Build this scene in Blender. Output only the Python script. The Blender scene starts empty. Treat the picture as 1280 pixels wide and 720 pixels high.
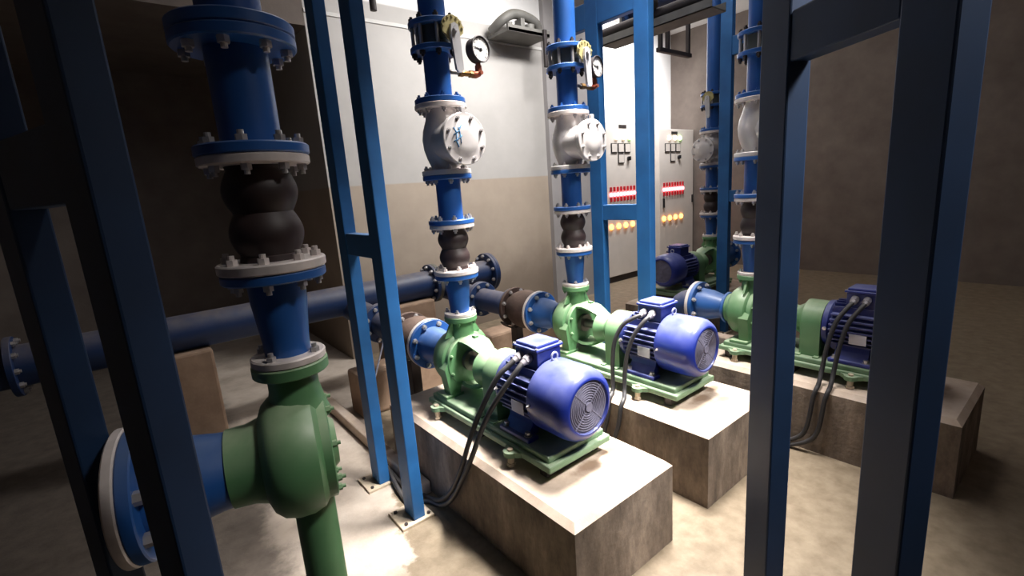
import bpy, bmesh, math, random
from mathutils import Vector, Matrix
random.seed(7)
PI = math.pi
SC = bpy.context.scene
COL = SC.collection

# ------------------------------------------------------------------ camera
PX, PITCH, ROLL, YAW = 595.9081, 0.2053, -0.0715, 0.6672
CAM = Vector((-1.1738, -1.905, 1.3974))
fw = Vector((math.sin(YAW)*math.cos(PITCH), math.cos(YAW)*math.cos(PITCH), -math.sin(PITCH)))
rt0 = Vector((math.cos(YAW), -math.sin(YAW), 0)); up0 = rt0.cross(fw)
rt = rt0*math.cos(ROLL) + up0*math.sin(ROLL)
up = up0*math.cos(ROLL) - rt0*math.sin(ROLL)
cd = bpy.data.cameras.new('camera'); cam = bpy.data.objects.new('camera', cd); COL.objects.link(cam)
cd.sensor_width = 36; cd.lens = PX/1280*36; cd.clip_start = 0.02
M3 = Matrix((rt, up, -fw)).transposed()
cam.matrix_world = Matrix.Translation(CAM) @ M3.to_4x4()
SC.camera = cam

# ------------------------------------------------------------------ materials
def s2l(c):
    c = c/255
    return c/12.92 if c <= 0.04045 else ((c+0.055)/1.055)**2.4
def rgb(r, g, b): return (s2l(r), s2l(g), s2l(b), 1)

def mat(name, col, rough=0.5, metal=0.0, dust=None, dust_amt=0.5, var=0.12, scale=8, bump=0.0, bscale=60, emit=None, estr=0):
    m = bpy.data.materials.new(name); m.use_nodes = True
    nt = m.node_tree; N = nt.nodes; L = nt.links
    b = N['Principled BSDF']
    b.inputs['Roughness'].default_value = rough; b.inputs['Metallic'].default_value = metal
    tc = N.new('ShaderNodeTexCoord')
    nz = N.new('ShaderNodeTexNoise'); nz.inputs['Scale'].default_value = scale; nz.inputs['Detail'].default_value = 6
    L.new(tc.outputs['Object'], nz.inputs['Vector'])
    r = N.new('ShaderNodeValToRGB')
    r.color_ramp.elements[0].position = 0.3; r.color_ramp.elements[1].position = 0.72
    r.color_ramp.elements[0].color = tuple(c*(1-var) for c in col[:3])+(1,)
    r.color_ramp.elements[1].color = tuple(min(1, c*(1+var)) for c in col[:3])+(1,)
    L.new(nz.outputs['Fac'], r.inputs['Fac'])
    out = r.outputs['Color']
    if dust:   # settled dust in patches on faces that look up
        g = N.new('ShaderNodeNewGeometry'); sp = N.new('ShaderNodeSeparateXYZ'); L.new(g.outputs['Normal'], sp.inputs[0])
        mr = N.new('ShaderNodeMapRange'); mr.inputs['From Min'].default_value = 0.15; mr.inputs['From Max'].default_value = 1.0
        mr.inputs['To Max'].default_value = dust_amt
        L.new(sp.outputs['Z'], mr.inputs['Value'])
        n2 = N.new('ShaderNodeTexNoise'); n2.inputs['Scale'].default_value = 14; n2.inputs['Detail'].default_value = 8
        L.new(tc.outputs['Object'], n2.inputs['Vector'])
        mu = N.new('ShaderNodeMath'); mu.operation = 'MULTIPLY'; L.new(mr.outputs[0], mu.inputs[0]); L.new(n2.outputs['Fac'], mu.inputs[1])
        m2 = N.new('ShaderNodeMath'); m2.operation = 'MULTIPLY'; m2.inputs[1].default_value = 1.6; m2.use_clamp = True
        L.new(mu.outputs[0], m2.inputs[0])
        mx = N.new('ShaderNodeMix'); mx.data_type = 'RGBA'
        L.new(m2.outputs[0], mx.inputs['Factor']); L.new(out, mx.inputs['A']); mx.inputs['B'].default_value = dust
        out = mx.outputs['Result']
    L.new(out, b.inputs['Base Color'])
    if bump:
        n3 = N.new('ShaderNodeTexNoise'); n3.inputs['Scale'].default_value = bscale; n3.inputs['Detail'].default_value = 5
        L.new(tc.outputs['Object'], n3.inputs['Vector'])
        bp = N.new('ShaderNodeBump'); bp.inputs['Strength'].default_value = bump; bp.inputs['Distance'].default_value = 0.01
        L.new(n3.outputs['Fac'], bp.inputs['Height']); L.new(bp.outputs[0], b.inputs['Normal'])
    if emit:
        b.inputs['Emission Color'].default_value = emit; b.inputs['Emission Strength'].default_value = estr
    return m

M = {}
M['blue'] = mat('blue_pipe_paint', rgb(34, 84, 152), 0.38, dust=rgb(150, 160, 170), dust_amt=0.35)
M['frame'] = mat('blue_frame_paint', rgb(36, 98, 158), 0.5, dust=rgb(150, 160, 170), dust_amt=0.3, var=0.15)
M['frame_shaded'] = mat('shaded_frame_blue', rgb(22, 50, 84), 0.55, dust=rgb(110, 115, 120), dust_amt=0.3, var=0.15)  # frame blue darkened, paints shade onto the two frames near the camera
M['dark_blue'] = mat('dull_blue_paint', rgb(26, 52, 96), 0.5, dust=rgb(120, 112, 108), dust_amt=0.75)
M['motor'] = mat('motor_blue_enamel', rgb(30, 48, 138), 0.3, dust=rgb(150, 155, 190), dust_amt=0.55)
M['motor_dark'] = mat('motor_blue_body', rgb(24, 38, 110), 0.4, dust=rgb(150, 155, 195), dust_amt=0.6)
M['grille'] = mat('dusty_fan_grille', rgb(112, 110, 130), 0.85, var=0.2, scale=30)
M['green'] = mat('green_pump_paint', rgb(86, 130, 88), 0.42, dust=rgb(200, 208, 178), dust_amt=0.5, var=0.14)
M['green_base'] = mat('green_base_paint', rgb(104, 136, 104), 0.5, dust=rgb(180, 188, 164), dust_amt=0.5, var=0.12)
M['silver'] = mat('silver_valve_paint', rgb(206, 200, 198), 0.34, 0.25, dust=rgb(225, 220, 215), dust_amt=0.4)
M['white_flange'] = mat('pale_galvanised_flange', rgb(206, 196, 192), 0.5, 0.15, dust=rgb(225, 215, 210), dust_amt=0.5, var=0.18, scale=25)
M['bolt'] = mat('zinc_bolt', rgb(190, 186, 186), 0.35, 0.6, var=0.1)
M['dark_steel'] = mat('dark_steel', rgb(58, 52, 52), 0.6, 0.3, var=0.25)
M['rust'] = mat('rusty_cast_iron', rgb(62, 46, 42), 0.8, var=0.35, scale=18, dust=rgb(125, 105, 92), dust_amt=0.5, bump=0.2)
M['rubber'] = mat('brown_black_rubber', rgb(44, 30, 30), 0.55, var=0.25, dust=rgb(100, 82, 76), dust_amt=0.35)
M['cable'] = mat('black_cable_sheath', rgb(38, 38, 42), 0.5, dust=rgb(120, 115, 112), dust_amt=0.4)
M['gland'] = mat('grey_gland', rgb(150, 145, 150), 0.45, 0.3)
M['plate'] = mat('aluminium_plate', rgb(180, 182, 198), 0.4, 0.5, var=0.06)
M['brass'] = mat('brass', rgb(172, 132, 84), 0.35, 0.8, var=0.2)
M['copper'] = mat('reddish_bronze', rgb(168, 96, 74), 0.4, 0.7, var=0.2)
M['zinc_yellow'] = mat('yellow_zinc', rgb(172, 160, 112), 0.55, 0.3, var=0.2)
M['lever'] = mat('pale_grey_lever', rgb(196, 194, 196), 0.4, 0.3)
M['dial'] = mat('white_dial', rgb(228, 226, 222), 0.5, var=0.03)
M['black'] = mat('black_plastic', rgb(26, 26, 28), 0.5)
M['wafer'] = mat('olive_grey_iron', rgb(84, 88, 86), 0.6, dust=rgb(140, 135, 125), dust_amt=0.4)
M['galv'] = mat('dusty_galvanised', rgb(112, 110, 106), 0.65, 0.3, dust=rgb(128, 124, 110), dust_amt=0.7, var=0.2)
M['plate_base'] = mat('dusty_base_plate', rgb(196, 180, 158), 0.8, var=0.18, scale=30)
M['panel'] = mat('cream_panel_paint', rgb(214, 206, 198), 0.5, var=0.04)
M['panel_side'] = M['panel']
M['steel'] = mat('shaft_steel', rgb(120, 116, 112), 0.4, 0.7)
M['red_tag'] = mat('red_handle', rgb(190, 26, 40), 0.5)
M['ink'] = mat('blue_marker_ink', rgb(70, 120, 160), 0.6, var=0.2, scale=60)
def lamp_mat(n, c, s): return mat(n, c, 0.3, emit=c, estr=s, var=0.0)
M['lamp_warm'] = lamp_mat('warm_white_lamp', rgb(255, 232, 205), 5)
M['lamp_green'] = lamp_mat('green_lamp', rgb(190, 255, 150), 6)
M['lamp_red'] = lamp_mat('red_lamp', rgb(255, 120, 130), 5)
M['lamp_amber'] = lamp_mat('amber_lamp', rgb(255, 160, 70), 6)
M['tube'] = lamp_mat('tube_light', rgb(255, 250, 244), 6)

def node_mat(name):
    m = bpy.data.materials.new(name); m.use_nodes = True
    nt = m.node_tree
    return m, nt.nodes, nt.links, nt.nodes['Principled BSDF'], nt.nodes.new('ShaderNodeTexCoord')
def noise(N, L, vec, scale, detail=6, rough=0.6):
    n = N.new('ShaderNodeTexNoise'); n.inputs['Scale'].default_value = scale; n.inputs['Detail'].default_value = detail
    n.inputs['Roughness'].default_value = rough
    L.new(vec, n.inputs['Vector']); return n.outputs['Fac']
def ramp(N, L, fac, stops):
    r = N.new('ShaderNodeValToRGB'); e = r.color_ramp.elements
    while len(e) < len(stops): e.new(0.5)
    for el, (p, c) in zip(e, stops): el.position = p; el.color = c
    L.new(fac, r.inputs['Fac']); return r.outputs['Color']
def mixc(N, L, f, a, b, mode='MIX'):
    m = N.new('ShaderNodeMix'); m.data_type = 'RGBA'; m.blend_type = mode
    for k, v in (('Factor', f), ('A', a), ('B', b)):
        if hasattr(v, 'links') or isinstance(v, bpy.types.NodeSocket): L.new(v, m.inputs[k])
        else: m.inputs[k].default_value = v
    return m.outputs['Result']
def math_(N, L, op, a, b=0.0, clamp=False):
    m = N.new('ShaderNodeMath'); m.operation = op; m.use_clamp = clamp
    for i, v in enumerate((a, b)):
        if isinstance(v, bpy.types.NodeSocket): L.new(v, m.inputs[i])
        else: m.inputs[i].default_value = v
    return m.outputs[0]
def smooth(N, L, v, a, b):
    m = N.new('ShaderNodeMapRange'); m.interpolation_type = 'SMOOTHSTEP'
    m.inputs['From Min'].default_value = a; m.inputs['From Max'].default_value = b
    L.new(v, m.inputs['Value']); return m.outputs[0]
def bumpn(N, L, b, h, s, d=0.01):
    bp = N.new('ShaderNodeBump'); bp.inputs['Strength'].default_value = s; bp.inputs['Distance'].default_value = d
    L.new(h, bp.inputs['Height']); L.new(bp.outputs[0], b.inputs['Normal'])

def concrete_sides():
    m, N, L, b, tc = node_mat('rough_stained_concrete'); o = tc.outputs['Object']
    mp = N.new('ShaderNodeMapping'); mp.inputs['Scale'].default_value = (1, 1, 0.35); L.new(o, mp.inputs['Vector'])
    n1 = noise(N, L, mp.outputs[0], 6, 8, 0.7); n2 = noise(N, L, o, 40, 6)
    c = ramp(N, L, n1, [(0.32, rgb(88, 78, 68)), (0.5, rgb(138, 124, 112)), (0.68, rgb(186, 170, 154))])
    c = mixc(N, L, 0.35, c, ramp(N, L, n2, [(0.3, rgb(100, 90, 80)), (0.7, rgb(190, 176, 160))]), 'MULTIPLY')
    L.new(c, b.inputs['Base Color']); b.inputs['Roughness'].default_value = 0.9
    bumpn(N, L, b, n2, 0.35); return m
def concrete_top(stain_shade=True):
    m, N, L, b, tc = node_mat('pale_screed'); o = tc.outputs['Object']
    n1 = noise(N, L, o, 5, 8, 0.65); n2 = noise(N, L, o, 60, 5)
    c = ramp(N, L, n1, [(0.3, rgb(170, 149, 130)), (0.5, rgb(196, 177, 160)), (0.72, rgb(210, 196, 181))])
    if stain_shade:   # oil marks plus the base's shadow, painted in at the motor end
        for (x, y, rx, ry, k) in ((0.03, -0.475, 0.10, 0.042, 0.8), (0.16, -0.455, 0.075, 0.04, 0.75), (0.10, -0.555, 0.06, 0.032, 0.55), (0.03, -0.55, 0.04, 0.03, 0.35)):
            mp = N.new('ShaderNodeMapping'); mp.inputs['Location'].default_value = (-x/rx, -y/ry, 0); mp.inputs['Scale'].default_value = (1/rx, 1/ry, 0)
            L.new(o, mp.inputs['Vector'])
            ln = N.new('ShaderNodeVectorMath'); ln.operation = 'LENGTH'; L.new(mp.outputs[0], ln.inputs[0])
            d = math_(N, L, 'ADD', ln.outputs['Value'], math_(N, L, 'MULTIPLY', noise(N, L, o, 22, 4), 0.9))
            f = math_(N, L, 'MULTIPLY', math_(N, L, 'SUBTRACT', 1.0, smooth(N, L, d, 0.75, 1.6)), k)
            c = mixc(N, L, f, c, rgb(112, 84, 60))
    L.new(c, b.inputs['Base Color']); b.inputs['Roughness'].default_value = 0.85
    bumpn(N, L, b, n2, 0.12); return m
def floor_mat():
    m, N, L, b, tc = node_mat('concrete_floor'); o = tc.outputs['Object']
    sp = N.new('ShaderNodeSeparateXYZ'); L.new(o, sp.inputs[0])
    n1 = noise(N, L, o, 3.2, 8, 0.65); n2 = noise(N, L, o, 14, 6); n3 = noise(N, L, o, 90, 3)
    dry = ramp(N, L, n1, [(0.3, rgb(160, 147, 133)), (0.5, rgb(190, 176, 162)), (0.7, rgb(209, 197, 184))])
    wet = ramp(N, L, n2, [(0.3, rgb(112, 98, 80)), (0.7, rgb(142, 128, 108))])
    # damp patch along the plinth: its edge runs beside the frame foot
    e = math_(N, L, 'ADD', sp.outputs['X'], math_(N, L, 'MULTIPLY', math_(N, L, 'SUBTRACT', noise(N, L, o, 9, 4), 0.5), 0.22))
    e = math_(N, L, 'ADD', e, math_(N, L, 'MULTIPLY', sp.outputs['Y'], -0.32))
    w1 = smooth(N, L, e, -0.455, -0.415)
    e2 = math_(N, L, 'ADD', math_(N, L, 'MULTIPLY', sp.outputs['Y'], -1.0), math_(N, L, 'MULTIPLY', math_(N, L, 'SUBTRACT', n2, 0.5), 0.2))
    w2 = smooth(N, L, e2, 0.30, 0.42)
    f = math_(N, L, 'MAXIMUM', w1, math_(N, L, 'MULTIPLY', w2, 0.7))
    c = mixc(N, L, f, dry, wet)
    # floor colour darkened on the left to paint in shade there
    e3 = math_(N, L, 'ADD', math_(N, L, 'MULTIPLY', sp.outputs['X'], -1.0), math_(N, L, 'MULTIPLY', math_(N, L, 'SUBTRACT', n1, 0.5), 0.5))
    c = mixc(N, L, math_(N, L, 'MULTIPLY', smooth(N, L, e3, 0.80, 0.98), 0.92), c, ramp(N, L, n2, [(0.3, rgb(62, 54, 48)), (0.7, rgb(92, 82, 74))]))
    L.new(c, b.inputs['Base Color'])
    rr = N.new('ShaderNodeMapRange'); rr.inputs['To Min'].default_value = 0.8; rr.inputs['To Max'].default_value = 0.5
    L.new(f, rr.inputs['Value']); L.new(rr.outputs[0], b.inputs['Roughness'])
    bumpn(N, L, b, n3, 0.15); return m
def wall_mat():
    m, N, L, b, tc = node_mat('two_tone_wall_paint'); o = tc.outputs['Object']
    sp = N.new('ShaderNodeSeparateXYZ'); L.new(o, sp.inputs[0]); z = sp.outputs['Z']
    n1 = noise(N, L, o, 1.6, 7, 0.6); n2 = noise(N, L, o, 30, 4)
    low = ramp(N, L, n1, [(0.3, rgb(164, 149, 134)), (0.7, rgb(184, 169, 153))])
    mid = ramp(N, L, n1, [(0.3, rgb(172, 168, 164)), (0.7, rgb(188, 184, 180))])
    top = rgb(238, 236, 234)
    c = mixc(N, L, smooth(N, L, z, 1.505, 1.52), low, mid)
    c = mixc(N, L, smooth(N, L, z, 3.00, 3.02), c, top)
    # scuffs and grime near the pipework
    g = math_(N, L, 'MULTIPLY', math_(N, L, 'SUBTRACT', 1.0, smooth(N, L, math_(N, L, 'ADD', z, math_(N, L, 'MULTIPLY', n1, 0.5)), 0.55, 1.15)), 0.55)
    c = mixc(N, L, g, c, rgb(104, 90, 78))
    L.new(c, b.inputs['Base Color']); b.inputs['Roughness'].default_value = 0.7
    bumpn(N, L, b, n2, 0.05); return m
def plain(name, a, bb, sc=3, rough=0.85):
    m, N, L, b, tc = node_mat(name); o = tc.outputs['Object']
    n1 = noise(N, L, o, sc, 7, 0.6)
    L.new(ramp(N, L, n1, [(0.3, a), (0.7, bb)]), b.inputs['Base Color']); b.inputs['Roughness'].default_value = rough
    bumpn(N, L, b, noise(N, L, o, 40, 4), 0.1); return m
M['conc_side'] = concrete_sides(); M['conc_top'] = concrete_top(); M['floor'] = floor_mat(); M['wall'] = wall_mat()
M['white_wall'] = plain('white_wall_paint', rgb(232, 231, 230), rgb(242, 241, 240), 2)
M['pilaster'] = plain('grey_column_paint', rgb(150, 146, 146), rgb(166, 162, 162), 2)
M['shade_wall'] = plain('wall_painted_shade', rgb(98, 88, 82), rgb(116, 106, 99), 4)  # wall colour darkened so the sides look unlit
M['ceil'] = plain('ceiling_paint', rgb(200, 198, 196), rgb(214, 212, 210), 2)
M['brown_conc'] = plain('dusty_brown_concrete', rgb(132, 108, 90), rgb(166, 140, 118), 6)
M['trim'] = plain('pale_ledge', rgb(206, 204, 200), rgb(218, 216, 212), 4)

# ------------------------------------------------------------------ mesh builder (world coordinates; build() shifts to the parent's origin)
def frame_of(d):
    d = Vector(d).normalized()
    a = Vector((0, 0, 1)) if abs(d.z) < 0.95 else Vector((1, 0, 0))
    x = a.cross(d).normalized(); y = d.cross(x)
    return x, y, d
class MB:
    def __init__(s): s.v = []; s.f = []; s.sm = []; s.mi = []
    def add(s, vs, fs, smooth=False, mi=0):
        b = len(s.v); s.v += [Vector(v) for v in vs]
        for f in fs: s.f.append([b+i for i in f]); s.sm.append(smooth); s.mi.append(mi)
        return s
    def box(s, lo, hi, bev=0.0, rot=None, mi=0):
        lo = Vector(lo); hi = Vector(hi); c = (lo+hi)/2; h = (hi-lo)/2
        bm = bmesh.new(); bmesh.ops.create_cube(bm, size=2)
        for v in bm.verts: v.co = Vector((v.co.x*h.x, v.co.y*h.y, v.co.z*h.z))
        if bev:
            bmesh.ops.bevel(bm, geom=bm.edges[:], offset=bev, segments=2, affect='EDGES', profile=0.5)
        bm.verts.index_update()
        vs = [((rot @ v.co) if rot else v.co) + c for v in bm.verts]
        s.add(vs, [[v.index for v in f.verts] for f in bm.faces], False, mi); bm.free(); return s
    def lathe(s, o, d, prof, n=32, a0=0.0, a1=2*PI, smooth=True, caps=True, sharp=True):
        """prof: list of (t, r) along direction d from o. Duplicate points make hard edges."""
        x, y, d = frame_of(d); o = Vector(o); full = abs(a1-a0-2*PI) < 1e-6
        k = n if full else n+1
        def ring(t, r): return [o + d*t + (x*math.cos(a0+(a1-a0)*i/n) + y*math.sin(a0+(a1-a0)*i/n))*r for i in range(k)]
        for (t0, r0), (t1, r1) in zip(prof, prof[1:]):
            if abs(t0-t1) < 1e-9 and abs(r0-r1) < 1e-9: continue
            A = ring(t0, r0); B = ring(t1, r1); vs = A+B; fs = []
            for i in range(n):
                j = (i+1) % k
                if r0 < 1e-6: fs.append([i, k+j, k+i])
                elif r1 < 1e-6: fs.append([i, j, k+i])
                else: fs.append([i, j, k+j, k+i])
            s.add(vs, fs, smooth)
        return s
    def cyl(s, a, b, r, r2=None, n=24, bev=0.0):
        a = Vector(a); b = Vector(b); h = (b-a).length; r2 = r if r2 is None else r2
        if bev: p = [(0, 0), (0, r-bev), (bev, r), (h-bev, r2), (h, r2-bev), (h, 0)]
        else: p = [(0, 0), (0, r), (h, r2), (h, 0)]
        return s.lathe(a, b-a, p, n)
    def hexa(s, a, b, r): return s.lathe(a, Vector(b)-Vector(a), [(0, 0), (0, r), ((Vector(b)-Vector(a)).length, r), ((Vector(b)-Vector(a)).length, 0)], 6, smooth=False)
    def tube(s, pts, r, n=12, cap=True):
        pts = [Vector(p) for p in pts]; rings = []
        t = (pts[1]-pts[0]).normalized(); x, y, _ = frame_of(t)
        for i, p in enumerate(pts):
            tt = ((pts[min(i+1, len(pts)-1)] - pts[max(i-1, 0)])).normalized()
            x = (x - tt*x.dot(tt)).normalized(); y = tt.cross(x)
            rings.append([p + (x*math.cos(2*PI*k/n) + y*math.sin(2*PI*k/n))*r for k in range(n)])
        vs = [v for R in rings for v in R]; fs = []
        for i in range(len(rings)-1):
            for k in range(n):
                k2 = (k+1) % n; fs.append([i*n+k, i*n+k2, (i+1)*n+k2, (i+1)*n+k])
        s.add(vs, fs, True)
        if cap: s.add(rings[0], [list(range(n))[::-1]]); s.add(rings[-1], [list(range(n))])
        return s
    def prism(s, poly, o, u, v, w, depth, smooth=False):
        """poly 2-D points (CCW in u,v), extruded along w from o by depth"""
        o, u, v, w = map(Vector, (o, u, v, w)); n = len(poly)
        A = [o+u*p[0]+v*p[1] for p in poly]; B = [a+w*depth for a in A]
        s.add(A+B, [list(range(n))[::-1], [n+i for i in range(n)]] + [[i, (i+1) % n, n+(i+1) % n, n+i] for i in range(n)], smooth); return s
    def torus(s, c, d, R, r, n=28, m=10):
        x, y, d = frame_of(d); c = Vector(c); vs = []; fs = []
        for i in range(n):
            a = 2*PI*i/n; e = x*math.cos(a)+y*math.sin(a)
            for j in range(m):
                b = 2*PI*j/m; vs.append(c + e*(R+r*math.cos(b)) + d*(r*math.sin(b)))
        for i in range(n):
            for j in range(m):
                fs.append([i*m+j, ((i+1) % n)*m+j, ((i+1) % n)*m+(j+1) % m, i*m+(j+1) % m])
        s.add(vs, fs, True); return s
    def build(s, name, m, parent=None, loc=None):
        """one mesh object; origin = parent's world origin (or loc when top-level)"""
        off = Vector((0, 0, 0))
        if parent is not None:
            q = parent
            while q is not None: off = off + q.location; q = q.parent
        elif loc is not None: off = Vector(loc)
        me = bpy.data.meshes.new(name)
        me.from_pydata([v-off for v in s.v], [], s.f)
        ms = m if isinstance(m, (list, tuple)) else [m]
        for q in ms: me.materials.append(q)
        for p, sm, mi in zip(me.polygons, s.sm, s.mi): p.use_smooth = sm; p.material_index = mi
        bm = bmesh.new(); bm.from_mesh(me); bmesh.ops.remove_doubles(bm, verts=bm.verts, dist=1e-6)
        bmesh.ops.recalc_face_normals(bm, faces=bm.faces)
        for e in bm.edges:
            if len(e.link_faces) == 2 and e.calc_face_angle(0) > 0.6: e.smooth = False
        bm.to_mesh(me); bm.free()
        o = bpy.data.objects.new(name, me); COL.objects.link(o)
        if parent is not None: o.parent = parent
        elif loc is not None: o.location = loc
        return o

def thing(name, label, cat, loc, group=None):
    o = bpy.data.objects.new(name, None); COL.objects.link(o); o.location = loc; o.empty_display_size = 0.05
    tag(o, label, cat, group); return o
def tag(o, label=None, cat=None, group=None):
    if label: o['label'] = label
    if cat: o['category'] = cat
    if group: o['group'] = group
    return o
def struct(o): o['kind'] = 'structure'; return o

def copy_tree(o, parent=None):
    c = o.copy(); COL.objects.link(c); c.parent = parent
    for ch in list(o.children): copy_tree(ch, c)
    return c

BOLT = {}
def bolts(parent, c, d, R, n, size=0.011, h=0.012, ph=0.0, thick=0.0, m=None):
    """n hex bolt heads round centre c on the plane facing d; with thick: nuts on the other side too"""
    key = (round(size, 4), round(h, 4), round(thick, 4), tuple(round(x, 3) for x in Vector(d).normalized()), (m or M['bolt']).name)
    q = parent; off = Vector((0, 0, 0))
    while q is not None: off = off + q.location; q = q.parent
    x, y, dd = frame_of(d)
    for i in range(n):
        a = 2*PI*(i+ph)/n; p = Vector(c) + (x*math.cos(a)+y*math.sin(a))*R
        if key not in BOLT:
            b = MB(); b.hexa((0, 0, 0), dd*h, size); b.cyl(dd*h, dd*(h+0.008), size*0.55, n=10)
            if thick:
                b.hexa(-dd*thick, -dd*(thick+h), size); b.cyl((0, 0, 0), -dd*(thick+h+0.008), size*0.55, n=10)
            o = b.build('bolt', m or M['bolt'], None); BOLT[key] = o.data
        else:
            o = bpy.data.objects.new('bolt', BOLT[key]); COL.objects.link(o)
        o.parent = parent; o.location = p - off
def flange(parent, z0, z1, r, m, c=(0, 0), name='flange', hole=None):
    b = MB(); b.cyl((c[0], c[1], z0), (c[0], c[1], z1), r, n=40, bev=0.003)
    return b.build(name, m, parent)
def yflange(parent, x, y0, y1, z, r, m, name='flange'):
    return MB().cyl((x, y0, z), (x, y1, z), r, n=40, bev=0.003).build(name, m, parent)

# ================================================================== SETTING
def slab(name, lo, hi, m, bev=0): 
    return struct(MB().box(lo, hi, bev).build(name, m))
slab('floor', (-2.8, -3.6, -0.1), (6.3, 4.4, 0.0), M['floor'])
slab('ceiling', (-2.8, -3.6, 3.6), (6.3, 4.4, 3.7), M['ceil'])
slab('wall_back', (0.2, 2.2, 0), (2.75, 4.4, 3.6), M['wall'])
slab('wall_column', (2.75, 2.15, 0), (3.4, 4.4, 3.6), M['pilaster'])
slab('wall_far', (3.4, 2.8, 0), (6.1, 4.4, 3.6), M['white_wall'])
slab('wall_right', (6.1, -3.6, 0), (6.3, 4.4, 3.6), M['shade_wall'])
slab('wall_front', (-2.6, -3.6, 0), (6.1, -3.4, 3.6), M['shade_wall'])
slab('wall_left', (-2.8, -3.6, 0), (-2.6, 4.4, 3.6), M['shade_wall'])
slab('wall_added_alcove', (-2.6, 4.2, 0), (0.2, 4.4, 3.6), M['shade_wall'])  # recess added to keep the left background dark
slab('ceiling_added_alcove', (-2.6, 2.2, 2.75), (0.2, 4.2, 3.6), M['shade_wall'])  # low slab added to hold lamp light out of the recess
slab('trim_1', (0.2, 2.19, 2.845), (2.75, 2.2, 2.875), M['trim'], 0.003)
slab('trim_2', (2.7, 2.14, 0), (2.76, 2.2, 3.6), M['pilaster'])

# ================================================================== PLINTHS
def plinth(label, x0, x1, y0, y1, h, origin):
    t = thing('concrete_plinth', label, 'plinth', (origin[0], origin[1], 0), 'pump plinths')
    c = 0.022
    b = MB()
    V = [(x0, y0, 0), (x1, y0, 0), (x1, y1, 0), (x0, y1, 0), (x0, y0, h-c), (x1, y0, h-c), (x1, y1, h-c), (x0, y1, h-c)]
    b.add(V, [[0, 1, 5, 4], [1, 2, 6, 5], [2, 3, 7, 6], [3, 0, 4, 7], [3, 2, 1, 0], [4, 5, 6, 7]])
    b.build('block', M['conc_side'], t)
    b = MB()
    T = [(x0, y0, h-c), (x1, y0, h-c), (x1, y1, h-c), (x0, y1, h-c), (x0+c, y0+c, h), (x1-c, y0+c, h), (x1-c, y1-c, h), (x0+c, y1-c, h)]
    b.add(T, [[0, 1, 5, 4], [1, 2, 6, 5], [2, 3, 7, 6], [3, 0, 4, 7], [4, 5, 6, 7]])
    b.build('screed_top', M['conc_top'], t)
    return t

# ================================================================== PUMP SET (built at riser axis 0,0)
S = 0.607
def make_plinth(): return plinth('pale topped concrete plinth nearest the camera, under the nearer pump', -0.26, 0.275, -0.972, 0.37, 0.347, (0, -0.3))
def make_base():
    t = thing('pump_base_frame', 'pale green steel base frame on the nearest plinth', 'base frame', (0, -0.33, 0.347), 'pump base frames')
    b = MB(); b.box((-0.165, -0.765, 0.392), (0.165, 0.105, 0.420), 0.006); b.box((-0.150, -0.745, 0.418), (0.150, 0.085, 0.445), 0.007)
    b.build('deck', M['green_base'], t)
    for y in (0.0, -0.56):
        for s in (-1, 1):
            lg = MB()
            poly = [(0, -0.05)] + [(0.018+0.026*math.cos(a), 0.028*math.sin(a)) for a in [(-PI/2+PI*i/8) for i in range(9)]] + [(0, 0.05)]
            lg.prism([(p[0]*s, p[1]) for p in poly], (s*0.163, y, 0.392), (1, 0, 0), (0, 1, 0), (0, 0, 1), 0.02)
            l = lg.build('lug', M['green_base'], t)
            f = MB(); f.cyl((s*0.18, y, 0.347), (s*0.18, y, 0.392), 0.013, n=12); f.hexa((s*0.18, y, 0.350), (s*0.18, y, 0.362), 0.018); f.hexa((s*0.18, y, 0.412), (s*0.18, y, 0.420), 0.012)
            f.build('foundation_bolt', M['plate_base'], l)
    for y in (-0.70, -0.28, 0.06): MB().box((-0.14, y-0.02, 0.347), (0.14, y+0.02, 0.393), 0.004).build('packing_block', M['dark_steel'], t)
    return t

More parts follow.
